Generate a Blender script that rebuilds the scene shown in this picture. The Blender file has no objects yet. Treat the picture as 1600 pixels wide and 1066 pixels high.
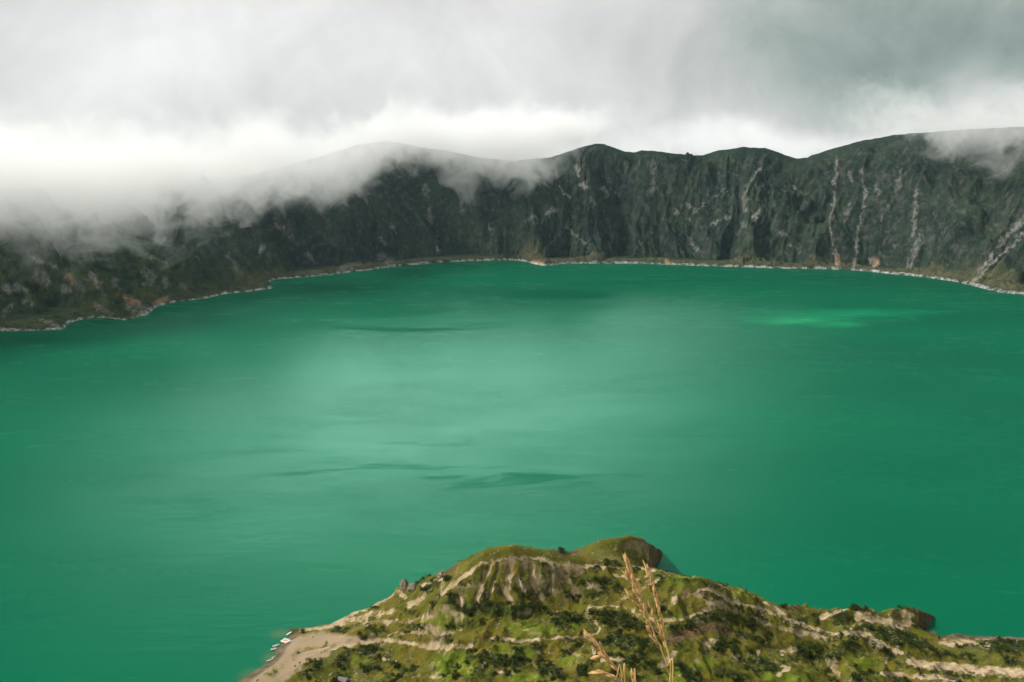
import bpy, bmesh, math, random
import numpy as np
from mathutils import Vector

random.seed(7)
S = bpy.context.scene
COL = S.collection
R = math.radians

# ------------------------------------------------------------------ camera numbers (photo frame 1600 x 1066)
H = 380.0            # eye height above the lake
F = 1386.0           # focal length in photo pixels
P = R(11.5)          # downward pitch
CP, SP = math.cos(P), math.sin(P)

def at(px, py, z):
    """world point at height z seen at photo position px, py"""
    dx = (px - 800.0) / F; dy = (533.0 - py) / F
    X, Y, Z = dx, CP + dy * SP, -SP + dy * CP
    t = (z - H) / Z
    return np.array((X * t, Y * t, z))

def at_dist(px, py, d):
    dx = (px - 800.0) / F; dy = (533.0 - py) / F
    v = Vector((dx, CP + dy * SP, -SP + dy * CP))
    return v * d + Vector((0, 0, H))

def project(x, y, z):
    d = y * CP - (z - H) * SP
    u = y * SP + (z - H) * CP
    d = np.maximum(d, 1e-3)
    return 800 + F * x / d, 533 - F * u / d

# ------------------------------------------------------------------ numpy noise
_rng = np.random.RandomState(3)
_perm = np.concatenate([_rng.permutation(512)] * 3)
_g = _rng.randn(512, 3); _g /= np.linalg.norm(_g, axis=1)[:, None]

def perlin(x, y, z=0.0):
    x = np.asarray(x, float); y = np.asarray(y, float); z = np.zeros_like(x) + z
    xi, yi, zi = np.floor(x).astype(int), np.floor(y).astype(int), np.floor(z).astype(int)
    xf, yf, zf = x - xi, y - yi, z - zi
    fd = lambda t: t * t * t * (t * (t * 6 - 15) + 10)
    u, v, w = fd(xf), fd(yf), fd(zf)
    def gr(i, j, k):
        h = _perm[_perm[_perm[(xi + i) & 511] + ((yi + j) & 511)] + ((zi + k) & 511)]
        g = _g[h & 511]
        return g[..., 0] * (xf - i) + g[..., 1] * (yf - j) + g[..., 2] * (zf - k)
    l = lambda a, b, t: a + (b - a) * t
    return 1.5 * l(l(l(gr(0,0,0), gr(1,0,0), u), l(gr(0,1,0), gr(1,1,0), u), v),
                   l(l(gr(0,0,1), gr(1,0,1), u), l(gr(0,1,1), gr(1,1,1), u), v), w)

def fbm(x, y, z=0.0, o=4, lac=2.03, gain=.5):
    s = 0; a = 1
    for i in range(o):
        s = s + a * perlin(x * lac**i + 17.3 * i, y * lac**i - 9.1 * i, np.asarray(z) * lac**i + 3.7 * i)
        a *= gain
    return s

def ridged(x, y, z=0.0, o=4):
    s = 0; a = 1; w = 1
    for i in range(o):
        n = 1 - np.abs(perlin(x * 2.05**i + 31.3 * i, y * 2.05**i + 5.1 * i, np.asarray(z) * 2.05**i + 1.7 * i)) * 1.6
        s = s + a * n * w; w = np.clip(n, 0, 1); a *= .5
    return s

def sstep(a, b, x):
    t = np.clip((x - a) / (b - a), 0, 1)
    return t * t * (3 - 2 * t)

def polydist(px, py, pts):
    """distance to a polyline, with the interpolated third value of its points"""
    pts = np.asarray(pts, float)
    best = np.full(px.shape, 1e9); val = np.zeros(px.shape)
    if len(pts) == 1:
        return np.hypot(px - pts[0, 0], py - pts[0, 1]), np.full(px.shape, pts[0, 2])
    for a, b in zip(pts[:-1], pts[1:]):
        d = b[:2] - a[:2]; L = max(d @ d, 1e-9)
        t = np.clip(((px - a[0]) * d[0] + (py - a[1]) * d[1]) / L, 0, 1)
        q = np.hypot(px - a[0] - t * d[0], py - a[1] - t * d[1])
        m = q < best
        best = np.where(m, q, best); val = np.where(m, a[2] + t * (b[2] - a[2]), val)
    return best, val

def paint(px, py, feats, wob=2.0, soft=.55, yscale=1.0):
    """coverage left by features [(strength, [(x, y, half width), ...]), ...] with ragged edges"""
    n1 = fbm(px / 9.0, py / 9.0, 2.2, 3); n2 = fbm(px / 9.0, py / 9.0, 8.8, 3)
    wx, wy = px + wob * n1, py + wob * n2
    out = np.zeros(px.shape)
    for s, pts in feats:
        p = np.asarray(pts, float); m = p[:, 2].max() * 2 + 12
        k = np.where((px > p[:, 0].min() - m) & (px < p[:, 0].max() + m) & (py > p[:, 1].min() - m) & (py < p[:, 1].max() + m))[0]
        if len(k) == 0: continue
        d, w = polydist(wx[k], wy[k], p)
        c = s * (1 - sstep(w * soft, w * 1.5, d + 0.9 * w * n2[k] * .6))
        out[k] = np.maximum(out[k], c)
    return out

# ------------------------------------------------------------------ scene helpers
def tag(o, label=None, cat=None, group=None, kind=None):
    if label: o['label'] = label
    if cat: o['category'] = cat
    if group: o['group'] = group
    if kind: o['kind'] = kind
    return o

def mesh_np(name, verts, faces, mat, smooth=True, attrs=None, parent=None):
    me = bpy.data.meshes.new(name)
    verts = np.asarray(verts, np.float32); faces = np.asarray(faces, np.int32)
    n, k = faces.shape
    me.vertices.add(len(verts)); me.vertices.foreach_set('co', verts.ravel())
    me.loops.add(n * k); me.loops.foreach_set('vertex_index', faces.ravel())
    me.polygons.add(n); me.polygons.foreach_set('loop_start', np.arange(0, n * k, k, dtype=np.int32))
    me.update(calc_edges=True)
    me.polygons.foreach_set('use_smooth', np.full(n, smooth))
    for an, av in (attrs or {}).items():
        a = me.attributes.new(an, 'FLOAT', 'POINT'); a.data.foreach_set('value', np.asarray(av, np.float32))
    me.materials.append(mat); me.validate(); me.update()
    o = bpy.data.objects.new(name, me); COL.objects.link(o)
    if parent: o.parent = parent
    return o

def grid_faces(nu, nv):
    i = np.arange(nu - 1)[:, None] * nv + np.arange(nv - 1)[None, :]
    return np.stack([i, i + nv, i + nv + 1, i + 1], -1).reshape(-1, 4)

def bm_obj(name, bm, mat, parent=None, smooth=False, loc=None):
    me = bpy.data.meshes.new(name); bm.to_mesh(me); bm.free()
    for p in me.polygons: p.use_smooth = smooth
    me.materials.append(mat)
    o = bpy.data.objects.new(name, me); COL.objects.link(o)
    if parent: o.parent = parent
    if loc is not None: o.location = loc
    return o

def empty(name, loc, rz=0):
    o = bpy.data.objects.new(name, None); o.empty_display_size = .5; COL.objects.link(o)
    o.location = loc; o.rotation_euler = (0, 0, rz)
    return o

class NT:
    """small helper round a node tree"""
    def __init__(s, tree): s.t = tree; s.n = tree.nodes; s.l = tree.links
    def new(s, typ, **kw):
        n = s.n.new(typ)
        for k, v in kw.items(): setattr(n, k, v)
        return n
    def put(s, v, sock):
        if isinstance(v, bpy.types.NodeSocket): s.l.new(v, sock)
        elif isinstance(v, (tuple, list)) and sock.type == 'RGBA' and len(v) == 3: sock.default_value = (*v, 1)
        else: sock.default_value = v
    def math(s, op, a, b=0.0, c=0.0, clamp=False):
        n = s.new('ShaderNodeMath', operation=op, use_clamp=clamp)
        for i, v in enumerate((a, b, c)): s.put(v, n.inputs[i])
        return n.outputs[0]
    def vmath(s, op, a, b=(0, 0, 0), out=0):
        n = s.new('ShaderNodeVectorMath', operation=op)
        s.put(a, n.inputs[0]); s.put(b, n.inputs[1])
        return n.outputs[out]
    def noise(s, vec, scale, detail=4, rough=.55, dist=0, out=0):
        n = s.new('ShaderNodeTexNoise'); s.put(vec, n.inputs['Vector'])
        n.inputs['Scale'].default_value = scale; n.inputs['Detail'].default_value = detail
        n.inputs['Roughness'].default_value = rough; n.inputs['Distortion'].default_value = dist
        return n.outputs[out]
    def mapr(s, v, a, b, c=0.0, d=1.0, smooth=True):
        n = s.new('ShaderNodeMapRange'); n.interpolation_type = 'SMOOTHSTEP' if smooth else 'LINEAR'
        s.put(v, n.inputs[0])
        for i, q in enumerate((a, b, c, d)): s.put(q, n.inputs[1 + i])
        return n.outputs[0]
    def mix(s, f, a, b, blend='MIX'):
        n = s.new('ShaderNodeMix', data_type='RGBA', blend_type=blend)
        s.put(f, n.inputs[0]); s.put(a, n.inputs[6]); s.put(b, n.inputs[7])
        return n.outputs[2]
    def attr(s, name):
        return s.new('ShaderNodeAttribute', attribute_name=name).outputs['Fac']
    def curve(s, v, pts):
        n = s.new('ShaderNodeFloatCurve'); s.put(v, n.inputs['Value'])
        c = n.mapping.curves[0]
        while len(c.points) > 2: c.points.remove(c.points[1])
        c.points[0].location = pts[0]; c.points[1].location = pts[-1]
        for p in pts[1:-1]: c.points.new(*p)
        for p in c.points: p.handle_type = 'AUTO_CLAMPED'
        n.mapping.update()
        return n.outputs[0]

def material(name, rough=.9, spec=.2):
    m = bpy.data.materials.new(name); m.use_nodes = True
    k = NT(m.node_tree); b = m.node_tree.nodes['Principled BSDF']
    b.inputs['Roughness'].default_value = rough
    b.inputs['Specular IOR Level'].default_value = spec
    return m, k, b

def simple_mat(name, c1, c2, scale=4.0, rough=.7, spec=.3):
    m, k, b = material(name, rough, spec)
    co = k.new('ShaderNodeTexCoord').outputs['Object']
    k.put(k.mix(k.mapr(k.noise(co, scale), .35, .65), c1, c2), b.inputs['Base Color'])
    return m

def bump(k, b, h, strength, dist):
    n = k.new('ShaderNodeBump'); n.inputs['Strength'].default_value = strength; n.inputs['Distance'].default_value = dist
    k.put(h, n.inputs['Height']); k.l.new(n.outputs[0], b.inputs['Normal'])

# ------------------------------------------------------------------ far crater wall
SHORE_PX = [(0,518),(60,517),(100,515),(108,505),(135,498),(165,497),(195,501),(230,493),(245,480),(270,473),(320,467),(350,460),
            (390,456),(428,451),(418,443),(430,437),(480,433),(530,428),(580,422),(620,417),(680,411),(740,408),(800,407),(820,409),
            (835,413),(850,416),(880,413),(930,412),(1000,412),(1050,414),(1100,416),(1160,418),(1230,420),(1300,421),(1350,424),
            (1400,429),(1440,433),(1490,440),(1520,447),(1560,457),(1600,461)]
shore = [at(x, y, 0)[:2] for x, y in SHORE_PX]
shore = [np.array(p) for p in ((-900,650),(-1180,1050),(-1290,1450),(-1240,1800))] + shore + \
        [np.array(p) for p in ((1580,2330),(1650,1950),(1620,1500),(1450,1100))]
shore = np.array(shore)
def resample(pts, n):
    d = np.concatenate([[0], np.cumsum(np.hypot(*np.diff(pts, axis=0).T))])
    t = np.linspace(0, d[-1], n)
    return np.stack([np.interp(t, d, pts[:, i]) for i in (0, 1)], 1), t
def smooth(a, n):
    k = np.hanning(n); k /= k.sum()
    ap = np.concatenate([np.repeat(a[:1], n // 2, 0), a, np.repeat(a[-1:], n // 2, 0)])
    return np.stack([np.convolve(ap[:, i], k, 'same')[n // 2: n // 2 + len(a)] for i in range(a.shape[1])], 1)
NS = 3000
sh, sl = resample(shore, NS)
sh = smooth(sh, 13)
base = smooth(sh, 421)
tg = np.gradient(base, axis=0); tg /= np.linalg.norm(tg, axis=1)[:, None]
nrm = np.stack([-tg[:, 1], tg[:, 0]], 1)                       # away from the lake
nrm = smooth(nrm, 301); nrm /= np.linalg.norm(nrm, axis=1)[:, None]
SKY = np.array([(-900,300),(-50,300),(0,300),(200,292),(400,272),(500,245),(560,226),(600,221),(625,224),(660,231),(700,236),(740,245),(800,252),(860,246),
                (900,233),(930,224),(945,226),(960,231),(975,237),(990,238),(1002,235),(1040,238),(1080,243),(1100,242),(1120,236),(1160,230),(1195,231),(1210,236),
                (1225,242),(1245,248),(1262,246),(1268,243),(1300,233),(1350,219),(1400,211),(1500,203),(1600,198),(1800,190),(2500,170)], float)
pxs = 800 + F * sh[:, 0] / (sh[:, 1] * CP + H * SP)
WID = np.interp(pxs, [-400, 0, 430, 700, 1250, 1600, 2000], [620, 620, 560, 500, 470, 520, 560])
rimxy = base + nrm * WID[:, None]
zr = np.full(NS, H)
for _ in range(3):
    d = rimxy[:, 1] * CP - (zr - H) * SP
    rpx = 800 + F * rimxy[:, 0] / d
    rpy = np.interp(rpx, SKY[:, 0], SKY[:, 1])
    dy = (533 - rpy) / F
    zr = H + rimxy[:, 1] * (-SP + dy * CP) / (CP + dy * SP)
zr = np.clip(zr, 300, 760)
NV = 300
u = np.concatenate([[-.06, -.03, -.012], np.linspace(0, .1, 55)[:-1], np.linspace(.1, 1.0, NV - 55 - 3 - 19), np.linspace(1.0, 1.6, 22)[1:]])
NV = len(u)
gz = np.interp(u, [-.06, -.03, 0, .004, .012, .05, .12, .2, .32, .6, .85, 1.0, 1.1, 1.6], [-.08, -.04, -.004, .004, .014, .035, .068, .13, .26, .62, .89, 1.0, .96, .45])
gleft = np.interp(u, [-.06, -.03, 0, .004, .012, .05, .12, .2, .32, .6, .85, 1.0, 1.1, 1.6], [-.08, -.04, -.004, .004, .012, .04, .085, .15, .27, .58, .86, 1.0, .96, .45])
lw = sstep(520, 250, pxs)[:, None]
prof = gz[None] * (1 - lw) + gleft[None] * lw
U = np.repeat(u[None], NS, 0); SL = np.repeat(sl[:, None], NV, 1)
# the foot follows the real shoreline; the smooth line takes over up the slope
k = sstep(0.0, .22, U)[..., None]
XY = (sh[:, None, :] * (1 - k) + base[:, None, :] * k) + nrm[:, None, :] * (WID[:, None] * U)[..., None]
Z = prof * zr[:, None]
A = np.clip(sstep(.03, .22, U) * (1 - sstep(.8, 1.0, U)), 0, 1)
warp = 60 * fbm(SL / 300, U * 2.2, 4.4, 3)
lean = 120 * (U - .5) * fbm(SL / 700, U * 0, 9.4, 2)
rb = ridged((SL + warp + lean) / 330, U * .75, 1.3, 3) - 1.1
rb2 = ridged((SL + warp * .7 + lean) / 120, U * 1.5, 6.3, 3) - 1.1
rb3 = ridged((SL + warp * .4 + lean) / 45, U * 3.2, 11.3, 3) - 1.1
vg = np.abs(fbm((SL + warp * .8 + lean) / 150, U * 1.0, 21.3, 2))
Z = Z + A * (105 * rb + 40 * rb2 + 12 * rb3 + 34 * (np.minimum(vg, .5) - .25))
iso = fbm(XY[..., 0] / 70, XY[..., 1] / 70, Z / 70, 5, gain=.55)
foot = sstep(.004, .05, U)
Z = Z + iso * (13 + 5 * lw) * foot * (1 - .82 * sstep(.8, 1.0, U))
Z = Z + ridged(XY[..., 0] / 26, XY[..., 1] / 26, Z / 26, 3) * 5.0 * foot * (1 - .75 * sstep(.85, 1.0, U)) - 3.0 * foot * (1 - .75 * sstep(.85, 1.0, U))
Z = Z + sstep(0, .006, U) * (1 - sstep(.02, .06, U)) * (2.0 * fbm(XY[..., 0] / 14, XY[..., 1] / 14, 3.3, 3) + 1.0)
Z = np.where(U > .004, np.maximum(Z, .5 + np.minimum(U - .004, .1) * 130 + np.minimum(U, .02) * 60 * np.abs(fbm(XY[..., 0] / 20, XY[..., 1] / 20, 5.5, 2))), Z)
V = np.concatenate([XY, Z[..., None]], -1).reshape(-1, 3)
wpx, wpy = project(V[:, 0], V[:, 1], V[:, 2])
SCREE = [
 (.75,[(1308,244,2.2),(1305,281,3),(1301,322,3.4),(1298,362,3),(1303,383,2),(1308,416,2.6)]),
 (.8,[(1352,298,4.5),(1349,318,2),(1344,349,2.4),(1338,376,3.5),(1340,393,4)]),(.6,[(1336,396,2),(1333,418,2)]),
 (.6,[(1345,268,4),(1346,284,4)]),(.6,[(1328,272,3),(1332,283,3)]),(.5,[(1370,292,3),(1373,300,2)]),
 (.45,[(1410,264,2.5),(1404,288,3),(1393,315,3),(1377,342,2.5)]),(.5,[(1329,318,2),(1320,345,2)]),
 (.65,[(1433,298,3.2),(1430,332,3),(1426,369,3.5)]),(.6,[(1438,369,5),(1428,396,6),(1421,416,6)]),
 (.85,[(1625,322,7),(1573,369,7),(1550,400,7),(1519,443,5)]),(.9,[(1610,356,3),(1560,403,3.5),(1533,430,3),(1517,446,3)]),
 (.7,[(1188,262,2),(1165,295,3),(1163,315,5),(1161,332,3)]),(.8,[(1192,322,3.5),(1178,342,3)]),(.5,[(1162,352,3.5)]),
 (.75,[(1138,339,4),(1124,345,3),(1111,352,4)]),(.5,[(1134,295,1.6),(1097,322,2),(1067,349,1.8),(1074,369,1.5),(1083,388,2)]),
 (.9,[(1080,380,2.5),(1089,394,3.5)]),(.8,[(1240,291,3),(1247,295,4),(1250,304,2)]),(.5,[(1226,294,3)]),(.7,[(1220,363,2.5),(1230,369,2.5)]),
 (.6,[(1236,382,2),(1247,393,2)]),(.9,[(1362,407,5),(1372,412,5)]),(.8,[(1070,320,3),(1078,321,4)]),(.55,[(1395,385,4)]),
 (.95,[(900,262,4),(906,274,3)]),(.95,[(904,291,5),(915,287,5),(918,283,3)]),(.8,[(868,266,2.5),(871,278,2.5)]),(.8,[(874,292,2.5),(880,301,2),(893,308,2.5)]),
 (.8,[(850,288,3),(858,294,3)]),(.85,[(853,334,3),(866,327,4)]),(.85,[(822,347,4),(834,339,4)]),(.85,[(942,296,4),(949,308,3)]),(.7,[(925,312,3),(928,322,5)]),
 (.85,[(1055,328,3),(1056,334,4.5)]),(.65,[(884,354,2),(901,369,2.5),(918,386,2.5)]),(.5,[(897,340,1.6),(864,376,2),(847,393,2)]),
 (.5,[(766,350,4),(768,362,4)]),(.85,[(610,350,2.5),(616,358,4),(620,366,2)]),(.5,[(671,325,3),(673,345,5)]),(.6,[(664,292,5),(668,305,3)]),(.6,[(594,372,3),(601,380,3)]),
 (.6,[(595,402,8),(606,408,8)]),(.7,[(684,387,3)]),(.6,[(960,300,3)]),(.45,[(1020,255,5),(1022,300,3)]),(.4,[(1015,300,6)]),
 (.45,[(945,330,2),(958,362,2),(952,395,2)]),(.5,[(1003,372,3),(995,392,2)]),(.4,[(720,290,2),(722,330,2)]),
 (.9,[(46,400,4),(66,408,4),(86,417,4)]),(.9,[(141,428,7),(150,438,9),(158,446,6)]),(.75,[(228,424,9),(238,436,10),(226,446,5)]),
 (.8,[(6,452,8),(26,448,8),(40,452,5)]),(.8,[(230,398,3),(247,404,3),(262,414,3.5)]),(.85,[(376,350,4),(386,354,4)]),(.8,[(405,392,4),(412,386,4)]),
 (.65,[(60,428,10),(72,438,8)]),(.7,[(98,448,5),(108,454,5)]),(.7,[(284,446,3),(292,450,3)]),(.6,[(258,436,5),(264,446,5)]),(.7,[(40,470,5),(50,474,3)]),
 (.7,[(430,350,3),(442,356,3)]),(.6,[(456,370,3),(460,376,2)]),(.6,[(120,442,7),(128,452,6)]),(.6,[(178,438,6),(184,446,4)]),(.55,[(20,476,4),(6,488,5)]),
 (.7,[(336,380,2),(340,385,2)]),(.6,[(308,402,2),(312,410,2)]),(.7,[(150,478,6),(172,490,5)]),(.8,[(66,500,4),(96,512,3)]),(.65,[(206,478,8),(228,486,8)]),
 (.45,[(355,395,3),(372,420,2)]),(.6,[(365,412,2)]),(.5,[(480,395,3),(492,410,3)]),(.5,[(532,420,5),(560,412,5)]),
]
RUST = [(.9,[(108,434,5),(114,438,4)]),(.9,[(196,465,4),(220,474,3)]),(.9,[(243,474,4),(262,466,4)]),(.9,[(834,411,4),(848,412,3)]),(.9,[(1042,408,4),(1044,413,3)]),
        (.6,[(1308,400,3),(1309,416,3)]),(.6,[(500,330,4)]),(.7,[(1369,410,5)]),(.5,[(150,440,5)])]
scree = paint(wpx, wpy, [(s_ * .8, [(a_, b_, c_ * (.68 if len(p_) > 2 else .9)) for a_, b_, c_ in p_]) for s_, p_ in SCREE], 5.0) ; rust = paint(wpx, wpy, RUST, 3.0)
benchm = (sstep(.004, .03, U) * (1 - sstep(.09, .20, U + .05 * fbm(SL / 90, U * 6, 2.2, 3)))).ravel()
shorem = (1 - sstep(.005, .019, U + .006 * fbm(SL / 25, U * 30, 7.2, 3))).ravel()
nearleft = np.repeat(lw, NV, 1).ravel()

mw, k, b = material('crater_wall_ground', .95, .1)
co = k.new('ShaderNodeTexCoord').outputs['Object']
geo = k.new('ShaderNodeNewGeometry')
steep = k.new('ShaderNodeSeparateXYZ'); k.l.new(geo.outputs['Normal'], steep.inputs[0])
n1 = k.noise(co, .008, 5, .6); n2 = k.noise(co, .035, 6, .62); n3 = k.noise(co, .16, 4, .6)
cv = k.new('ShaderNodeCombineXYZ'); k.put(k.math('MULTIPLY', k.attr('along'), 1.0), cv.inputs[0]); k.put(k.math('MULTIPLY', k.attr('up'), 95.0), cv.inputs[1])
wv_ = k.vmath('ADD', cv.outputs[0], k.vmath('MULTIPLY', k.noise(co, .006, 3, .5, 0, 1), (90, 12, 0)))
ns1 = k.noise(wv_, .022, 5, .62); ns2 = k.noise(wv_, .075, 5, .65)
veg = k.mix(k.mapr(n1, .35, .65), (.016, .032, .024), (.032, .053, .030))
veg = k.mix(k.math('MULTIPLY', k.mapr(ns1, .42, .62), .55), veg, (.014, .024, .021))
veg = k.mix(k.math('MULTIPLY', k.mapr(ns2, .54, .72), .5), veg, (.075, .078, .060))
veg = k.mix(k.math('MULTIPLY', k.mapr(n3, .55, .75), .3), veg, (.065, .07, .045))
rock = k.mix(k.mapr(n2, .35, .65), (.045, .047, .05), (.13, .12, .11))
rk = k.math('MULTIPLY', k.mapr(steep.outputs[2], .50, .74, 1, 0), k.mapr(k.math('ADD', k.math('MULTIPLY', n2, .4), k.math('MULTIPLY', ns2, .6)), .44, .60))
c = k.mix(k.math('MULTIPLY', rk, .5), veg, rock)
bench = k.mix(k.mapr(n2, .35, .7), (.075, .08, .035), (.15, .125, .07))
bench = k.mix(k.mapr(n3, .5, .7), bench, (.04, .055, .022))
c = k.mix(k.math('MULTIPLY', k.attr('bench'), .7), c, bench)
greenl = k.mix(k.mapr(n2, .4, .62), (.020, .042, .020), (.075, .100, .030))
greenl = k.mix(k.mapr(n3, .55, .7), greenl, (.016, .030, .014))
c = k.mix(k.math('MULTIPLY', k.attr('nearleft'), .65), c, greenl)
pale = k.mix(k.mapr(n3, .3, .7), (.17, .155, .14), (.44, .41, .38))
sc = k.math('MULTIPLY', k.attr('scree'), k.mapr(k.math('ADD', k.math('MULTIPLY', k.noise(co, .09, 6, .75), .45), k.math('MULTIPLY', ns2, .55)), .36, .57))
c = k.mix(sc, c, pale)
c = k.mix(k.math('MULTIPLY', k.attr('rust'), k.mapr(n3, .3, .55)), c, (.38, .22, .12))
sr = k.mix(k.mapr(k.noise(co, .22, 4, .7), .38, .56), (.09, .085, .08), (.72, .70, .67))
c = k.mix(k.math('MULTIPLY', k.attr('shorerock'), k.math('MULTIPLY', k.mapr(k.noise(co, .05, 4, .6), .36, .6), k.mapr(k.noise(co, .006, 3, .6), .34, .58, .55, 1))), c, sr)
k.put(c, b.inputs['Base Color'])
bump(k, b, k.noise(co, .22, 6, .65), .8, 4.0)
o = mesh_np('crater_wall_hills', V, grid_faces(NS, NV)[:, ::-1], mw, True, dict(scree=scree, rust=rust, along=SL.ravel(), up=U.ravel() * 5, bench=benchm, shorerock=shorem, nearleft=nearleft))
tag(o, kind='structure')

# ------------------------------------------------------------------ near headland
EDGE = [(300,1130,0),(340,1088,0),(370,1066,0),(395,1050,0),(415,1037,0),(427,1024,0),(432,1012,0),(442,1004,0),(450,996,0),(451,985,0),(470,983,1),(495,980,2),
        (515,976,3),(545,960,7),(580,946,12),(606,934,18),(622,918,26),(645,912,32),(672,899,40),(692,892,46),(715,882,56),(737,868,70),(762,856,80),(800,850,84),(828,853,80),
        (846,864,66),(866,867,46),(885,863,44),(905,857,46),(940,842,56),(965,840,57),(982,836,56),(1000,840,44),(1018,852,20),(1035,862,0),(1030,876,0),(1022,889,0),(1040,896,40),(1060,897,64),
        (1100,903,62),(1122,911,58),(1140,915,56),(1165,920,52),(1190,931,46),(1214,948,36),(1235,946,26),(1258,943,24),(1280,951,21),(1312,949,22),(1340,946,24),
        (1378,955,20),(1392,948,21),(1430,951,14),(1461,963,0),(1447,984,0),(1480,991,0),(1540,994,0),(1600,996,0),(1680,996,0),(1800,1000,0)]
INNER = [(700,920,60),(735,893,70),(760,880,73),(800,875,75),(845,874,74),(862,881,72),(900,885,70),(960,887,67),(1005,889,64),(870,873,56),(930,865,50),(985,865,42),(900,871,55),
         (745,940,53),(775,945,52),(800,943,52),(835,928,53),(862,922,54),(900,925,53),(950,925,55),(715,940,48),(690,930,50),(660,935,36),(640,925,31),
         (720,975,44),(800,975,50),(880,965,56),(880,985,54),(940,950,58),(1000,960,60),(1050,930,66),(1100,922,68),(1130,925,64),(1050,950,58),(1090,965,55),(1143,939,58),(1188,950,50),
         (1229,967,42),(1263,979,38),(1305,991,34),(1342,988,34),(1370,1001,30),(1428,1029,24),(1200,985,40),(1260,1010,32),(1330,1025,28),
         (1250,955,22),(1320,962,20),(1400,970,15),(1440,975,6),(1420,990,10),(1480,1003,6),(1540,1005,5),(1600,1008,5),(1500,1025,12),(1600,1030,12),(1480,1050,20),(1600,1060,22),(1720,1040,14),(1720,1090,30),
         (460,1000,2),(520,990,5),(500,1010,4),(440,1040,3),(420,1055,3),(560,1003,9),(600,1000,12),(640,1005,18),(560,975,12),(600,965,18),(640,955,27),(680,985,33),(700,1010,33),(740,1008,40),
         (470,1050,8),(540,1040,14),(600,1040,22),(660,1040,32),(720,1045,42),(800,1000,48),(860,998,52),(920,995,55),(800,1040,50),(880,1040,54),(960,1010,56),(960,1045,56),(1050,1000,54),(1119,980,54),(1140,1000,46),(1060,1045,52),
         (1160,1040,44),(1260,1050,38),(1380,1060,32),(500,1090,12),(650,1100,35),(800,1110,52),(1000,1110,56),(1200,1110,46),(1450,1110,34),(400,1090,4),(350,1110,2)]
edge = np.array([at(*p) for p in EDGE])
ctrl = np.concatenate([edge, np.array([at(*p) for p in INNER])])
cx, cy, cz = ctrl.T
SC = 100.0
def kern(r2): return np.where(r2 > 1e-12, .5 * r2 * np.log(np.maximum(r2, 1e-12)), 0)
n = len(cx); X0 = cx / SC; Y0 = cy / SC
K = kern((X0[:, None] - X0)**2 + (Y0[:, None] - Y0)**2) + np.eye(n) * .004
Q = np.stack([np.ones(n), X0, Y0], 1)
sol = np.linalg.solve(np.block([[K, Q], [Q.T, np.zeros((3, 3))]]), np.concatenate([cz, np.zeros(3)]))
def tps(x, y):
    x = x / SC; y = y / SC; out = sol[n] + sol[n + 1] * x + sol[n + 2] * y
    for i in range(n): out = out + sol[i] * kern((x - X0[i])**2 + (y - Y0[i])**2)
    return out
poly = np.concatenate([edge[:, :2], [(900, 400), (-600, 400)]])
def inside(x, y):
    r = np.zeros(x.shape, bool)
    for (x1, y1), (x2, y2) in zip(poly, np.roll(poly, -1, 0)):
        c_ = (y1 > y) != (y2 > y)
        r ^= c_ & (x < (x2 - x1) * (y - y1) / (y2 - y1 + 1e-12) + x1)
    return r
def ground(x, y, fine=True):
    z = tps(x, y)
    ins = inside(x, y)
    d, ze = polydist(x, y, edge)
    zo = ze - np.where(ze > 3, 1.05, .35) * d - .006 * d * d
    z = np.where(ins, z + (ze - z) * (1 - sstep(0, 14, d)), zo)
    if fine:
        sgn = np.where(ins, d, -d)
        qx, qy = project(x, y, z)
        calm = 1 - .8 * sstep(892, 874, qy) * sstep(735, 760, qx) * sstep(1035, 1010, qx)      # the two smooth knolls
        w = sstep(-6, 30, sgn) * sstep(1, 14, z) * calm
        wl = sstep(1, 20, z) * calm
        rr = ridged(x / 70 + .3 * fbm(x / 40, y / 40, 5.1, 2), y / 70, 2.7, 4) - 1.15
        z = z + w * (8.0 * rr * sstep(12, 50, np.abs(sgn)) + 2.0 * fbm(x / 24, y / 24, 8.2, 3))
        z = z + wl * (2.3 * (ridged(x / 13, y / 13, 4.2, 3) - 1.1) + .5 * fbm(x / 4.5, y / 4.5, 1.2, 3)) * sstep(-25, 6, sgn)
        z = z + .25 * fbm(x / 11, y / 11, 6.6, 3) * sstep(.4, 2, z)
    return np.maximum(z, -14)
gx = np.arange(-420, 660, .95); gy = np.arange(438, 850, .95)
GX, GY = np.meshgrid(gx, gy, indexing='ij')
GZ = ground(GX.ravel(), GY.ravel())
fpx, fpy = project(GX.ravel(), GY.ravel(), GZ)

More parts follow.
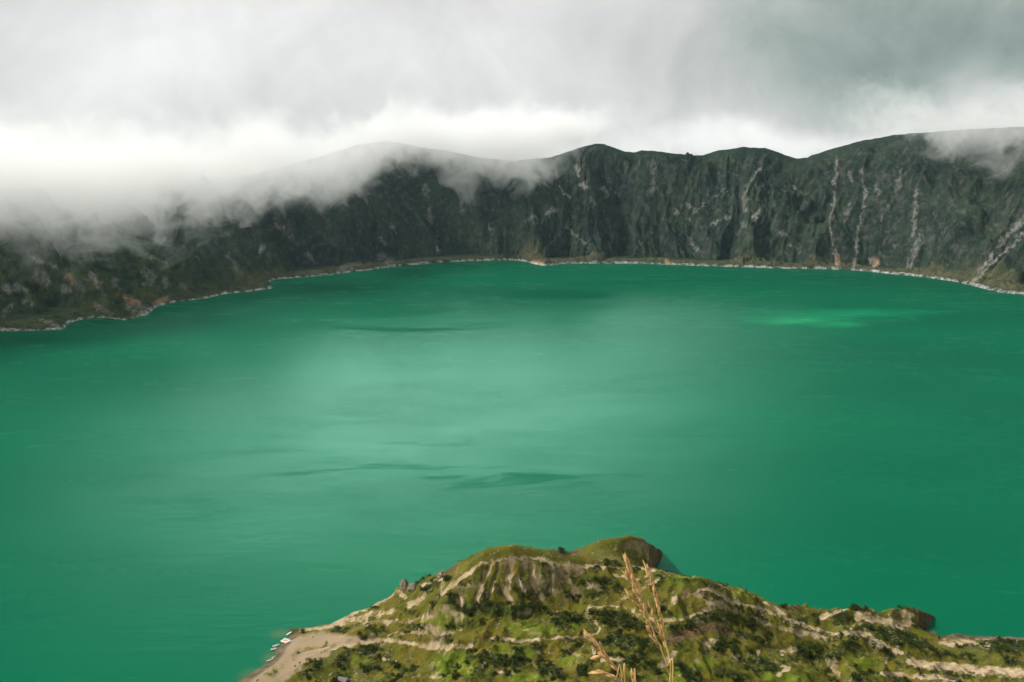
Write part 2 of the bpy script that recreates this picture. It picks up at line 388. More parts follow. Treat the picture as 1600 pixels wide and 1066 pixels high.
SOIL = [
 (.95,[(690,928,4),(705,915,5),(737,892,5),(752,880,4),(780,874,2),(800,872,2.2),(830,871,2.6),(845,874,4),(862,880,4.5),(900,884,3),(960,886,2.5),(1010,888,2),(1022,891,3)]),
 (.95,[(768,879,3.5),(756,902,4),(748,925,4),(744,940,3)]),(.9,[(780,884,2.5),(770,912,2.5),(765,930,2.5)]),(1,[(799,880,5),(794,905,5.5),(790,925,5),(800,942,2.5)]),
 (.85,[(806,900,3),(812,915,3.5),(818,923,3)]),(.85,[(831,884,4),(833,905,4),(837,924,4)]),(.9,[(864,888,2),(862,903,2),(860,922,4)]),(.95,[(718,932,3),(720,942,5.5)]),(.8,[(760,930,2),(765,936,1)]),
 (.9,[(765,996,2.5),(790,999,3.5),(812,1001,5),(835,1000,4),(855,997,2.2),(915,995,1.8),(932,990,2.2),(938,981,2.2),(930,970,2),(916,960,3),(918,950,2.2),(950,947,2),(982,948,2),(992,956,2),(1005,964,2.5),(1032,969,3),(1070,967,3),(1095,957,2.5),(1120,950,1.5)]),
 (.95,[(470,1024,5),(520,1012,4),(560,1003,5),(600,999,4),(640,1004,3),(668,1010,6),(700,1011,7),(735,1009,4)]),
 (.6,[(470,985,4),(510,981,4),(545,970,6),(580,960,6),(620,955,5)]),(.9,[(520,975,3),(560,955,3),(600,938,4),(618,922,4)]),(.42,[(570,975,5),(640,968,4),(690,962,3)]),(.85,[(640,944,5),(660,936,5)]),
 (.42,[(600,990,3),(650,988,4),(690,990,5),(720,985,3)]),(.7,[(625,925,5),(632,932,4)]),(.7,[(660,915,3),(690,905,3)]),(.6,[(640,970,4)]),
 (1,[(1091,922,4),(1105,920,3),(1119,924,4),(1143,939,4),(1165,944,3),(1188,950,4),(1210,958,3),(1229,967,4),(1263,979,4),(1290,986,3),(1305,991,4),(1342,988,5),(1356,992,5),(1370,1001,4),(1394,1015,3.5),(1415,1022,2.5),(1428,1029,2.5)]),
 (.9,[(1195,941,3),(1210,950,4),(1228,962,3)]),
 (.6,[(1052,936,5),(1085,930,7),(1110,940,8),(1135,950,5)]),(.55,[(1175,965,6),(1200,975,6),(1240,985,6),(1290,998,6)]),
 (.75,[(1112,1003,8),(1104,1008,6)]),(.75,[(1236,1015,8),(1222,1020,5)]),(.7,[(1153,1027,6)]),(.85,[(1222,1042,3),(1234,1042,3),(1214,1056,3)]),(.8,[(1300,1044,4),(1310,1053,4)]),(.6,[(1185,1020,6)]),
 (.95,[(1420,1034,6),(1450,1040,7),(1497,1043,8),(1560,1048,8),(1620,1053,8)]),(.8,[(1380,1052,4),(1440,1056,5),(1500,1062,5)]),(.75,[(1470,1003,5),(1514,1005,7),(1545,1010,5)]),(.9,[(1520,998,2),(1560,997,3),(1600,1001,5)]),
 (.85,[(1340,962,7),(1370,968,8),(1395,974,8),(1421,974,7)]),(.8,[(1410,958,7),(1425,962,4)]),(.85,[(1322,949,4),(1308,956,3),(1285,964,6),(1275,962,3)]),(.6,[(1335,975,2),(1328,985,2)]),
 (.85,[(1000,905,2),(958,898,3)]),(.6,[(1010,900,2),(1022,892,3)]),(.75,[(1030,905,3),(1000,922,2)]),(.55,[(973,935,3),(985,928,3)]),(.7,[(870,955,3),(862,962,3)]),(.8,[(925,1010,2),(928,1025,2.5)]),(.85,[(940,1030,3),(975,1030,3)]),
 (.8,[(758,1035,2),(752,1045,2)]),(.7,[(830,1035,2),(840,1045,2)]),(.7,[(1030,1040,6),(1055,1020,5)]),(.6,[(890,1020,4),(905,1022,3)]),(.5,[(780,1050,3),(800,1052,3)]),(.6,[(840,1018,2),(870,1020,2)]),(.55,[(655,1055,5),(690,1060,3)]),
 (.5,[(945,905,3)]),(.6,[(792,852,3),(800,851,2)]),(.6,[(600,1030,3),(620,1033,2)]),
]
SCARP = [(1,[(1045,1001,7),(1070,993,8),(1095,984,8),(1119,979,7),(1139,988,5)]),(.9,[(1435,957,7),(1452,963,8),(1440,978,6)]),(.9,[(1010,845,3),(1024,862,7),(1018,880,7)]),(.9,[(512,1036,1.6),(540,1037,1.6),(556,1048,2),(570,1060,2)]),
         (.9,[(1235,950,5),(1246,945,4)]),(.7,[(1300,955,3),(1288,948,3)]),(.8,[(870,866,3),(900,863,3)]),(.85,[(630,916,6),(636,908,4)]),(.7,[(700,893,4),(712,885,3)]),(.8,[(526,1002,2),(560,995,2),(585,997,2)]),(.7,[(660,1000,2),(720,998,2)])]
SAND = [(1,[(370,1068,10),(410,1046,9),(440,1025,14),(465,1005,13),(500,1000,12),(530,1000,8),(555,999,5)]),(1,[(455,1040,12),(440,1058,10),(480,1025,8),(510,1020,6)]),(.9,[(400,1066,14),(430,1066,8)])]
SCRUB = [
 (1,[(720,952,7),(750,950,10),(775,950,11),(800,955,8),(830,948,6)]),(.9,[(757,925,2),(762,905,1.5)]),(.9,[(775,915,4),(785,930,5)]),(.8,[(820,930,6),(850,928,5)]),(.75,[(880,905,12),(920,915,12),(960,918,10),(900,930,8),(850,905,6)]),
 (.9,[(868,965,5),(885,967,10),(905,970,8)]),(.9,[(940,965,8),(975,968,13),(1000,978,6)]),(1,[(755,1035,6),(780,1032,9),(820,1035,7)]),(1,[(845,1045,10),(868,1050,8)]),(1,[(955,1000,9),(985,1003,13),(1010,1010,6)]),(.95,[(1045,985,5),(1070,977,6),(1110,968,6),(1140,966,4)]),
 (1,[(1084,962,4),(1136,966,8),(1160,975,8)]),(1,[(1250,1015,9),(1274,1018,16),(1300,1028,10)]),(.9,[(1375,990,8),(1411,1001,14),(1440,1005,7)]),(1,[(1120,1012,7),(1145,1008,9)]),(.95,[(1130,940,1)]),(1,[(1311,964,9),(1330,968,5)]),(.85,[(1345,975,4),(1360,980,5)]),
 (1,[(1540,1010,8),(1575,1012,12),(1600,1015,10)]),(.8,[(1470,1000,3),(1500,1010,3)]),(.95,[(735,1015,4),(732,1030,7)]),(.9,[(690,905,5),(680,912,6),(665,925,5)]),(.9,[(710,930,4),(700,940,6),(735,945,5)]),(.85,[(640,985,7),(670,980,6)]),(.7,[(560,990,3),(600,983,4)]),
 (.95,[(535,1024,5),(555,1018,4),(575,1020,6)]),(.9,[(475,1040,3),(500,1035,3),(490,1050,7),(470,1056,5)]),(.95,[(520,1056,4),(545,1060,6)]),(.9,[(590,1027,5),(606,1030,5)]),(.9,[(620,1042,4),(640,1050,5)]),(.8,[(500,1045,4)]),(1,[(565,1012,4),(590,1015,4)]),
 (1,[(1060,1040,6),(1080,1055,10)]),(.9,[(1120,1050,8),(1160,1060,8)]),(1,[(1190,1035,8),(1210,1045,5)]),(.9,[(1340,1060,5),(1370,1052,3)]),(1,[(1490,1060,3),(1500,1058,3),(1525,1056,3)]),(.8,[(1400,1062,3),(1420,1066,3)]),(.9,[(1600,1058,5)]),
 (.9,[(920,1035,6),(910,1050,8)]),(.8,[(1000,1030,6),(1020,1050,6)]),(.85,[(1180,1000,7),(1200,1005,6)]),(.8,[(1340,1010,6),(1320,1005,5)]),(.9,[(1150,990,4),(1170,995,5)]),(.85,[(960,1052,7)]),(.8,[(725,905,3),(735,915,3)]),(.7,[(1165,925,4)]),
 (.7,[(1050,905,3),(1100,910,3),(1120,918,2)]),(.7,[(1440,1020,4),(1480,1022,4)]),(.9,[(800,1015,4),(850,1012,3)]),(.8,[(885,1058,6)]),(.9,[(740,1060,6),(745,1050,5)])]
LUSH = [(1,[(690,1045,16),(715,1030,18),(735,1050,12)]),(.9,[(780,1018,9),(830,1018,8)]),(.8,[(800,982,9),(850,985,9),(900,982,6)]),(.8,[(700,975,8),(660,975,6)]),(.9,[(1010,968,4),(1045,960,6),(1080,968,2)]),(.8,[(1150,925,7),(1165,932,6)]),(.7,[(1190,935,6)]),
        (.8,[(1085,900,5),(1060,905,6)]),(.9,[(880,1035,8),(900,1030,5)]),(.8,[(1050,1060,10),(1110,1035,8)]),(.8,[(690,960,6),(720,965,6)]),(.8,[(800,1055,10),(840,1060,8)]),(.9,[(1200,1060,8),(1260,1058,8)]),(.6,[(540,1045,14),(570,1030,8)]),
        (.7,[(1350,1030,12),(1320,1045,8)]),(.7,[(1450,985,6),(1420,995,4)]),(.6,[(860,900,4),(840,895,3)]),(.6,[(780,900,2)]),(.8,[(985,1050,5)])]
soil = paint(fpx, fpy, [(s_, [(a_, b_, c_ * (.62 if len(p_) > 5 else .8)) for a_, b_, c_ in p_]) for s_, p_ in SOIL], 2.6); scarp = paint(fpx, fpy, SCARP, 2.2); sand = paint(fpx, fpy, SAND, 2.0); groove = paint(fpx, fpy, SOIL[1:9], 2.0)
scrub = paint(fpx, fpy, SCRUB, 4.0) ; lush = paint(fpx, fpy, LUSH, 5.0)
nz = fbm(GX.ravel() / 17, GY.ravel() / 17, 3.9, 5, gain=.6)
scrub = np.clip(np.maximum(scrub, sstep(.26, .48, nz) * .9) * (1 - soil) * (1 - sand) * (1 - scarp), 0, 1)
hill = sstep(885, 872, fpy) * ((fpx > 740) & (fpx < 1030))           # the two smooth grassy knolls carry no scrub
scrub *= 1 - .9 * hill
# erosion grooves where the soil is bare, scrub stands a little proud
GZ2 = GZ - 2.2 * groove - .9 * soil * (.6 + .6 * fbm(GX.ravel() / 7, GY.ravel() / 7, 1.9, 2)) * sstep(3, 12, GZ) + scrub * (.5 + .7 * np.abs(fbm(GX.ravel() / 3.4, GY.ravel() / 3.4, 7.7, 2)))

mg, k, b = material('headland_ground', .95, .1)
co = k.new('ShaderNodeTexCoord').outputs['Object']
geo = k.new('ShaderNodeNewGeometry')
sep = k.new('ShaderNodeSeparateXYZ'); k.l.new(geo.outputs['Normal'], sep.inputs[0])
pos = k.new('ShaderNodeSeparateXYZ'); k.l.new(co, pos.inputs[0])
n1 = k.noise(co, .03, 4, .6); n2 = k.noise(co, .14, 5, .62); n3 = k.noise(co, .55, 4, .65)
g = k.mix(k.mapr(n1, .35, .65), (.095, .105, .010), (.165, .135, .018))
g = k.mix(k.mapr(n2, .45, .68), g, (.055, .062, .010))
g = k.mix(k.mapr(n3, .56, .72), g, (.19, .16, .06))
lu = k.mix(k.mapr(n2, .35, .65), (.10, .17, .012), (.19, .21, .016))
g = k.mix(k.math('MULTIPLY', k.attr('lush'), .85), g, lu)
dk = k.mix(k.mapr(n3, .35, .65), (.016, .030, .006), (.05, .062, .012))
g = k.mix(k.math('MULTIPLY', k.attr('scrub'), k.mapr(n2, .3, .5)), g, dk)
tan = k.mix(k.mapr(n2, .3, .7), (.33, .24, .13), (.56, .43, .29))
tan = k.mix(k.mapr(n3, .55, .75), tan, (.22, .15, .08))
st = k.math('MULTIPLY', k.mapr(sep.outputs[2], .46, .64, 1, 0), k.mapr(n2, .36, .55))
g = k.mix(k.math('MULTIPLY', st, .55), g, tan)
g = k.mix(k.math('MULTIPLY', k.mapr(k.math('ADD', k.attr('soil'), k.math('ADD', k.math('MULTIPLY', k.math('SUBTRACT', n3, .5), 1.1), k.math('MULTIPLY', k.math('SUBTRACT', n2, .5), 2.2))), .12, .75), .95), g, tan)
sca = k.mix(k.mapr(n3, .35, .65), (.16, .10, .05), (.06, .045, .025))
g = k.mix(k.math('MULTIPLY', k.attr('scarp'), k.mapr(n3, .2, .5, .5, 1)), g, sca)
stone = k.math('MULTIPLY', k.mapr(k.noise(co, .42, 3, .7), .64, .72), k.mapr(k.noise(co, .05, 3, .6), .46, .58))
g = k.mix(k.math('MULTIPLY', stone, .8), g, k.mix(k.mapr(n3, .4, .6), (.30, .23, .14), (.52, .44, .34)))
sa = k.mix(k.mapr(n1, .35, .65), (.31, .23, .14), (.37, .275, .175))
sa = k.mix(k.mapr(n3, .5, .75), sa, (.30, .22, .13))
g = k.mix(k.attr('sand'), g, sa)
wet = k.mapr(pos.outputs[2], .25, 1.3, 1, 0)
g = k.mix(k.math('MULTIPLY', wet, .8), g, k.mix(k.mapr(n2, .4, .6), (.07, .055, .035), (.16, .12, .08)))
k.put(g, b.inputs['Base Color'])
bump(k, b, k.noise(co, .6, 6, .7), .8, 1.2)
GV = np.stack([GX.ravel(), GY.ravel(), GZ2], 1)
o = mesh_np('headland_ground', GV, grid_faces(len(gx), len(gy)), mg, True, dict(soil=soil, scarp=scarp, sand=sand, scrub=scrub, lush=lush))
tag(o, kind='structure')
GZ2g = GZ2.reshape(GX.shape)
def gh(x, y):
    """height of the built headland mesh"""
    i = (x - gx[0]) / .95; j = (y - gy[0]) / .95
    i0 = int(np.clip(math.floor(i), 0, len(gx) - 2)); j0 = int(np.clip(math.floor(j), 0, len(gy) - 2)); a, c_ = i - i0, j - j0
    return float(GZ2g[i0, j0] * (1-a) * (1-c_) + GZ2g[i0+1, j0] * a * (1-c_) + GZ2g[i0, j0+1] * (1-a) * c_ + GZ2g[i0+1, j0+1] * a * c_)
def on_ground(px, py):
    """where the sight line through a photo position meets the headland"""
    prev = None
    for zz in np.arange(100, -1, -.25):
        p = at(px, py, zz)
        if gx[0] < p[0] < gx[-1] and gy[0] < p[1] < gy[-1] and gh(p[0], p[1]) >= zz: return p
    return at(px, py, 0)

# ------------------------------------------------------------------ slope below the viewpoint, out of frame but carrying the grass
ax = np.concatenate([np.linspace(-700, -20, 60), np.linspace(-18, 18, 60), np.linspace(20, 900, 70)])
ay = np.concatenate([np.linspace(-60, -6, 14), np.linspace(-5, 6, 36), np.linspace(7, 446, 80)])
AX, AY = np.meshgrid(ax, ay, indexing='ij')
fl = 378.35 - .05 * np.hypot(AX, AY).clip(0, 20) + .05 * fbm(AX / .8, AY / .8, 2, 3)
zend = ground(AX.ravel(), np.full(AX.size, 447.0), False).reshape(AX.shape) - 3
tt = np.clip((AY - 2.6) / (446 - 2.6), 0, 1)
AZ = np.where(AY < 2.6, fl, (378.2 * (1 - tt) + zend * tt) - 8 * np.sin(np.pi * tt) * (1 + .4 * fbm(AX / 60, AY / 60, 1, 3)))
tag(mesh_np('rim_slope_ground', np.stack([AX, AY, AZ], -1).reshape(-1, 3), grid_faces(len(ax), len(ay)),
    simple_mat('rim_grass', (.08, .09, .015), (.16, .13, .04), .5, .95, .1), True), kind='structure')

# ------------------------------------------------------------------ lake
mwat = bpy.data.materials.new('lake_water'); mwat.use_nodes = True; k = NT(mwat.node_tree)
k.n.remove(k.n['Principled BSDF'])
bd = k.new('ShaderNodeBsdfDiffuse'); bg_ = k.new('ShaderNodeBsdfAnisotropic'); fr = k.new('ShaderNodeFresnel'); fr.inputs['IOR'].default_value = 1.333
co = k.new('ShaderNodeTexCoord').outputs['Object']
sepw = k.new('ShaderNodeSeparateXYZ'); k.l.new(co, sepw.inputs[0])
stretch = k.new('ShaderNodeMapping'); stretch.inputs['Scale'].default_value = (.45, 1.0, 1); k.l.new(co, stretch.inputs[0])
sv = stretch.outputs[0]
def blob(p, rx, ry, sharp=.0, wob=60):
    """soft patch of the lake surface round a world point, ragged by noise"""
    nv = k.new('ShaderNodeTexNoise'); nv.inputs['Scale'].default_value = .006; nv.inputs['Detail'].default_value = 5
    k.l.new(co, nv.inputs['Vector'])
    off = k.vmath('SCALE', k.vmath('SUBTRACT', nv.outputs['Color'], (.5, .5, .5)), (0, 0, 0))
    off.node.inputs['Scale'].default_value = wob * 4
    d = k.vmath('SUBTRACT', k.vmath('ADD', co, off), (p[0], p[1], 0))
    d = k.vmath('MULTIPLY', d, (1 / rx, 1 / ry, 0))
    return k.mapr(k.vmath('LENGTH', d, out=1), sharp, 1.0, 1, 0)
n1 = k.noise(sv, .0022, 4, .5); n2 = k.noise(sv, .011, 5, .6, .6); n3 = k.noise(sv, .06, 4, .6)
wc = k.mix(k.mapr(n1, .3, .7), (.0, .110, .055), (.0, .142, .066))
wc = k.mix(k.math('MULTIPLY', blob(at(1270, 502, 0), 190, 105, .0, 60), k.mapr(n2, .40, .58, .35, 1)), wc, (.01, .34, .13))  # sunlit patch from a cloud gap, painted into the water colour
wc = k.mix(k.math('MULTIPLY', blob(at(1330, 490, 0), 330, 120, .0, 60), .6), wc, (.0, .30, .13))  # wider halo of the sunlit patch, painted in as well
# milky shallows along the beach
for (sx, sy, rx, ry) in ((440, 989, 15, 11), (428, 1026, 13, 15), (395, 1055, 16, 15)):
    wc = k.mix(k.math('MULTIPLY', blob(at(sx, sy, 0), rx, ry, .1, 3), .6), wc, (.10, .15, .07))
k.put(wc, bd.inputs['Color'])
k.put((.16, .31, .25), bg_.inputs['Color'])
# wind: ruffled water scatters the bright sky, slicks keep the mirror of the wall
slick = k.mapr(k.noise(sv, .006, 3, .5, .3), .40, .70)
rg = k.math('ADD', k.math('MULTIPLY', slick, -.08), .27)
rg = k.math('ADD', rg, k.math('MULTIPLY', k.math('SUBTRACT', k.noise(sv, .022, 5, .65, .4), .5), .17))
for (sx, sy, rx, ry) in ((875, 462, 190, 110), (630, 514, 230, 34)):
    rg = k.math('SUBTRACT', rg, k.math('MULTIPLY', blob(at(sx, sy, 0), rx, ry, .2, 20), .2))
st2 = k.new('ShaderNodeMapping'); st2.inputs['Scale'].default_value = (.30, 1.0, 1); st2.inputs['Rotation'].default_value = (0, 0, R(-8)); k.l.new(co, st2.inputs[0])
streak = k.mapr(k.noise(st2.outputs[0], .016, 5, .6, .5), .48, .60)
for (sx, sy, rx, ry, am) in ((800, 748, 210, 60, .26), (560, 735, 170, 60, .28), (400, 715, 90, 50, .18), (640, 690, 170, 40, .14), (250, 800, 120, 60, .1)):
    rg = k.math('ADD', rg, k.math('MULTIPLY', k.math('MULTIPLY', blob(at(sx, sy, 0), rx, ry, .1, 20), streak), am))
rg = k.math('MAXIMUM', rg, .09)
k.put(rg, bg_.inputs['Roughness'])
bn = k.new('ShaderNodeBump'); bn.inputs['Strength'].default_value = .22; bn.inputs['Distance'].default_value = 1.0
k.put(k.math('ADD', k.noise(sv, .35, 4, .7), k.math('MULTIPLY', k.noise(sv, .09, 3, .6), 1.3)), bn.inputs['Height'])
for q_ in (bg_, fr): k.l.new(bn.outputs[0], q_.inputs['Normal'])
mxs = k.new('ShaderNodeMixShader'); k.put(k.math('MULTIPLY', fr.outputs[0], .55), mxs.inputs[0])
k.l.new(bd.outputs[0], mxs.inputs[1]); k.l.new(bg_.outputs[0], mxs.inputs[2]); k.l.new(mxs.outputs[0], k.n['Material Output'].inputs['Surface'])
def lake_mesh():
    bm = bmesh.new()
    a = [bm.verts.new((x, y, 0)) for x, y in ((-2600, 250), (2600, 250), (2600, 4300), (-2600, 4300))]
    bm.faces.new(a); return bm
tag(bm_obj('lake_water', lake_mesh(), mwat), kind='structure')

# ------------------------------------------------------------------ shrubs
mb, k, b = material('shrub_leaves', .85, .15)
oi = k.new('ShaderNodeObjectInfo'); geo = k.new('ShaderNodeNewGeometry')
rnd = geo.outputs['Random Per Island']
cc = k.mix(rnd, (.014, .030, .006), (.062, .080, .016))
cc = k.mix(k.math('MULTIPLY', oi.outputs['Random'], .5), cc, (.035, .048, .010))
k.put(cc, b.inputs['Base Color'])
mstem = simple_mat('shrub_wood', (.06, .045, .03), (.1, .08, .05), 3)
def bush_arrays(rng, nleaf, w=1.0, h=.8):
    """leaf clumps spread through an uneven dome of lobes, unit size"""
    lobes = [(rng.uniform(-.55, .55) * w, rng.uniform(-.55, .55) * w, rng.uniform(.25, .62) * h, rng.uniform(.28, .5)) for _ in range(7)]
    vs, fs = [], []
    for i in range(nleaf):
        lx, ly, lz, lr = lobes[rng.randrange(len(lobes))]
        d = Vector((rng.gauss(0, 1), rng.gauss(0, 1), rng.gauss(.25, .9))).normalized() * lr * rng.uniform(.55, 1.08)
        c_ = Vector((lx, ly, max(lz + d.z, .02))) + Vector((d.x, d.y, 0))
        a = Vector((rng.gauss(0, 1), rng.gauss(0, 1), rng.gauss(0, 1))).normalized()
        nn = (d.normalized() + a * .7).normalized(); t = nn.orthogonal().normalized(); bt = nn.cross(t)
        q = rng.uniform(.07, .17)
        m0 = len(vs)
        vs += [c_ + t * q, c_ + bt * q * .7 + nn * q * .3, c_ - t * q, c_ - bt * q * .7 + nn * q * .2]
        fs.append((m0, m0 + 1, m0 + 2, m0 + 3))
    return np.array([tuple(v) for v in vs]), np.array(fs)
rb_ = random.Random(5)
sh_w = scrub * ((fpx > -20) & (fpx < 1620) & (fpy > 850) & (fpy < 1080)) * (GZ2 > 1.5)
vis = np.zeros(len(GV), bool)
# keep only spots in sight: march each column of the picture from near to far
order = np.argsort(GV[:, 1]); colmin = np.full(1700, 1e9)
fp2x, fp2y = project(GV[:, 0], GV[:, 1], GV[:, 2])
ci = np.clip(fp2x.astype(int) + 20, 0, 1699)
for i in order:
    if fp2y[i] < colmin[ci[i]] + 2.0:
        vis[i] = True
        if fp2y[i] < colmin[ci[i]]: colmin[ci[i]] = fp2y[i]
sh_w = sh_w * vis
prob = sh_w / sh_w.sum()
pick = np.random.RandomState(11).choice(len(GV), 2600, replace=False, p=prob)
bsz = np.random.RandomState(12).lognormal(.5, .42, len(pick)).clip(.8, 4.6)
dist = np.hypot(GV[pick, 1], GV[pick, 0])
big = np.argsort(-bsz / dist)
protos = []
for q in range(6):
    vv, ff = bush_arrays(rb_, 170, 1.0, rb_.uniform(.7, 1.0))
    pr = mesh_np('shrub', vv, ff, mb, False)
    protos.append(pr.data); bpy.data.objects.remove(pr)
def shrub(x, y, s, kind, label='small dark green shrub growing on the grassy headland above the lake', group='shrubs scattered over the headland'):
    o_ = bpy.data.objects.new('shrub', protos[kind]); COL.objects.link(o_)
    o_.location = (x, y, gh(x, y) - .12 * s); o_.scale = (s, s, s * random.uniform(.75, 1.1)); o_.rotation_euler = (0, 0, random.uniform(0, 6.28))
    return tag(o_, label, 'shrub', group)
for n_, i in enumerate(big[:290]):
    x, y, z = GV[pick[i]]; shrub(float(x), float(y), float(bsz[i]), n_ % 6)
vs, fs, off = [], [], 0
small = [bush_arrays(rb_, 46, 1.0, .8) for _ in range(8)]
rr_ = np.random.RandomState(4)
for n_, i in enumerate(big[290:]):
    vv, ff = small[n_ % 8]; a = rr_.uniform(0, 6.28); s = bsz[i]
    rot = np.array([[math.cos(a), -math.sin(a), 0], [math.sin(a), math.cos(a), 0], [0, 0, 1]])
    vs.append((vv * (1.3 if s < 1.4 else 1)) @ rot.T * s + GV[pick[i]] - (0, 0, .1)); fs.append(ff + off); off += len(vv)
tag(mesh_np('scrub_undergrowth', np.concatenate(vs), np.concatenate(fs), mb, False), 'low dark green scrub covering the hollows of the headland', 'scrub', kind='stuff')

# ------------------------------------------------------------------ rocks
mr, k, b = material('weathered_rock', .9, .2)
co = k.new('ShaderNodeTexCoord').outputs['Object']
k.put(k.mix(k.mapr(k.noise(co, .9, 5, .65), .38, .62), (.10, .08, .055), (.36, .30, .22)), b.inputs['Base Color'])
bump(k, b, k.noise(co, 2.0, 5, .7), .8, .4)
def rock(name, px, py, w, h, seed, label, cat='rock', d=None, group=None, lift=0, taper=.15):
    bm = bmesh.new(); bmesh.ops.create_icosphere(bm, subdivisions=4, radius=1)
    pts = np.array([v.co for v in bm.verts])
    nn = 1 + .55 * fbm(pts[:, 0] * 1.1 + seed, pts[:, 1] * 1.1, pts[:, 2] * 1.1, 4) + 0.2 * ridged(pts[:, 0] * 2.4 + seed, pts[:, 1] * 2.4, pts[:, 2] * 2.4, 2)
    for v, q in zip(bm.verts, nn):
        v.co = v.co * float(q); v.co.x *= w / 2; v.co.y *= (d or w) / 2; v.co.z *= h / 2; tp = 1 - taper * (v.co.z / h + .5); v.co.x *= tp; v.co.y *= tp
    p = on_ground(px, py)
    o_ = bm_obj(name, bm, mr, None, True, (p[0], p[1], p[2] + h * .22 + lift))
    return tag(o_, label, cat, group)
rock('rock_outcrop', 631, 916, 7, 8, 3, 'jagged pale rock spike on the left edge of the headland ridge', 'rock outcrop', taper=.45, lift=-.5)
rock('rock_outcrop', 646, 918, 10, 7, 9, 'dark lumpy rock outcrop just right of the jagged spike', 'rock outcrop', taper=.5, lift=-2)
rock('rock_outcrop', 692, 897, 9, 6, 14, 'dark rock knob on the ridge below the grassy dome', 'rock outcrop', taper=.5, lift=-2)
rock('rock_outcrop', 1375, 1012, 5, 3, 22, 'pale boulder beside the eroded white ridge', 'boulder')
for q in range(46):
    a = random.random(); L = [(1100,925),(1143,942),(1188,953),(1229,970),(1263,982),(1305,995),(1342,992),(1394,1018)]
    f_ = a * (len(L) - 1); i = min(int(f_), len(L) - 2); f_ -= i
    px = L[i][0] + f_ * (L[i+1][0] - L[i][0]) + random.uniform(-6, 6); py = L[i][1] + f_ * (L[i+1][1] - L[i][1]) + random.uniform(-1, 9)
    s = random.uniform(1.0, 2.6)
    rock('boulder', px, py, s, s * random.uniform(.7, 1.3), q * 1.7, 'small pale boulder strewn along the eroded diagonal ridge', 'boulder', None, 'boulders along the eroded ridge')

# ------------------------------------------------------------------ boats, jetty and hut by the beach
mwhite = simple_mat('white_paint', (.80, .80, .78), (.70, .70, .68), 1.5, .5, .4)
morange = simple_mat('orange_plastic', (.75, .22, .08), (.62, .26, .13), 1.2, .5, .4)
mwood = simple_mat('grey_wood', (.30, .25, .19), (.20, .16, .12), 3, .8, .2)
mdark = simple_mat('dark_opening', (.03, .03, .03), (.05, .045, .04), 3, .8, .2)
mroof = simple_mat('grey_roof', (.17, .15, .15), (.24, .21, .20), 1.2, .7, .3)
mwallh = simple_mat('hut_plaster', (.34, .29, .22), (.26, .21, .16), 1.5, .9, .2)
def box(bm, cx_, cy_, cz_, sx, sy, sz, bev=0.0):
    r = bmesh.ops.create_cube(bm, size=1); vv = r['verts']
    for v in vv: v.co = Vector((v.co.x * sx + cx_, v.co.y * sy + cy_, v.co.z * sz + cz_))
    if bev: bmesh.ops.bevel(bm, geom=list({e for v in vv for e in v.link_edges}), offset=bev, segments=1, affect='EDGES')
def hull_bm(L, W, hgt, shell=.12):
    """open boat: pointed bow, flared sides, hollow inside"""
    bm = bmesh.new(); secs = []
    for i in range(13):
        t = i / 12; wv = W / 2 * (1 - max(0, (t - .45) / .55) ** 2.2) * (.82 + .18 * min(1, t * 4)); x = (t - .5) * L; sheer = .25 * hgt * max(0, t - .5) * 2
        wv = max(wv, .03)
        wi = max(wv - shell, .01)
        ring = [(-wv, hgt + sheer), (-wv * .75, .12), (0, -.08), (wv * .75, .12), (wv, hgt + sheer), (wi, hgt + sheer), (wi * .7, .3), (-wi * .7, .3), (-wi, hgt + sheer)]
        secs.append([bm.verts.new((x, y, z)) for y, z in ring])
    for a, c_ in zip(secs[:-1], secs[1:]):
        for j in range(9): bm.faces.new((a[j], c_[j], c_[(j+1) % 9], a[(j+1) % 9]))
    bm.faces.new(secs[0][::-1]); bm.faces.new(secs[-1])
    bmesh.ops.recalc_face_normals(bm, faces=bm.faces[:])
    return bm
def boat(px, py, L, W, rz, label, z=None, seat=mwood):
    p = at(px, py, 0) if z is None else on_ground(px, py)
    r = empty('rowing_boat', (p[0], p[1], p[2] - .05), rz); tag(r, label, 'boat')
    bm_obj('hull', hull_bm(L, W, .75), mwhite, r)
    for q in (-.28, 0, .22):
        m_ = bmesh.new(); box(m_, q * L, 0, .58, .35, W * .74, .06, .01); bm_obj('bench', m_, seat, r)
    return r
boat(431.5, 1009.5, 5.6, 2.2, R(32), 'white boat moored on the water between the orange raft and another boat')
boat(428, 1015, 4.6, 2.4, R(22), 'short white boat nearest the curved strip of shore below the moored boat')
p = at(446, 1002, 0); rf = empty('floating_raft', (p[0], p[1], -.05), R(-28))
tag(rf, 'white floating raft with an orange deck tied up at the beach point', 'raft')
m_ = bmesh.new(); box(m_, 0, 0, .3, 6.4, 5.0, .6, .06); bm_obj('pontoon', m_, mwhite, rf)
m_ = bmesh.new(); box(m_, -.2, 0.1, .64, 4.3, 3.0, .07, .02); bm_obj('deck', m_, morange, rf)
m_ = bmesh.new()
for sx in (-3.0, 3.0):
    for sy in (-2.3, 2.3): box(m_, sx, sy, .95, .12, .12, .7)
for sy in (-2.3, 2.3): box(m_, 0, sy, 1.28, 6.1, .08, .08)
bm_obj('railing', m_, mwhite, rf)
a, c_ = on_ground(454, 1004), on_ground(463, 999.5)
r = empty('canoe', ((a[0] + c_[0]) / 2, (a[1] + c_[1]) / 2, gh((a[0] + c_[0]) / 2, (a[1] + c_[1]) / 2) + .02), math.atan2(c_[1] - a[1], c_[0] - a[0]))
tag(r, 'long pale canoe pulled up on the sand right of the raft', 'canoe')
bm_obj('hull', hull_bm(6.0, 1.1, .5, .08), mwhite, r)
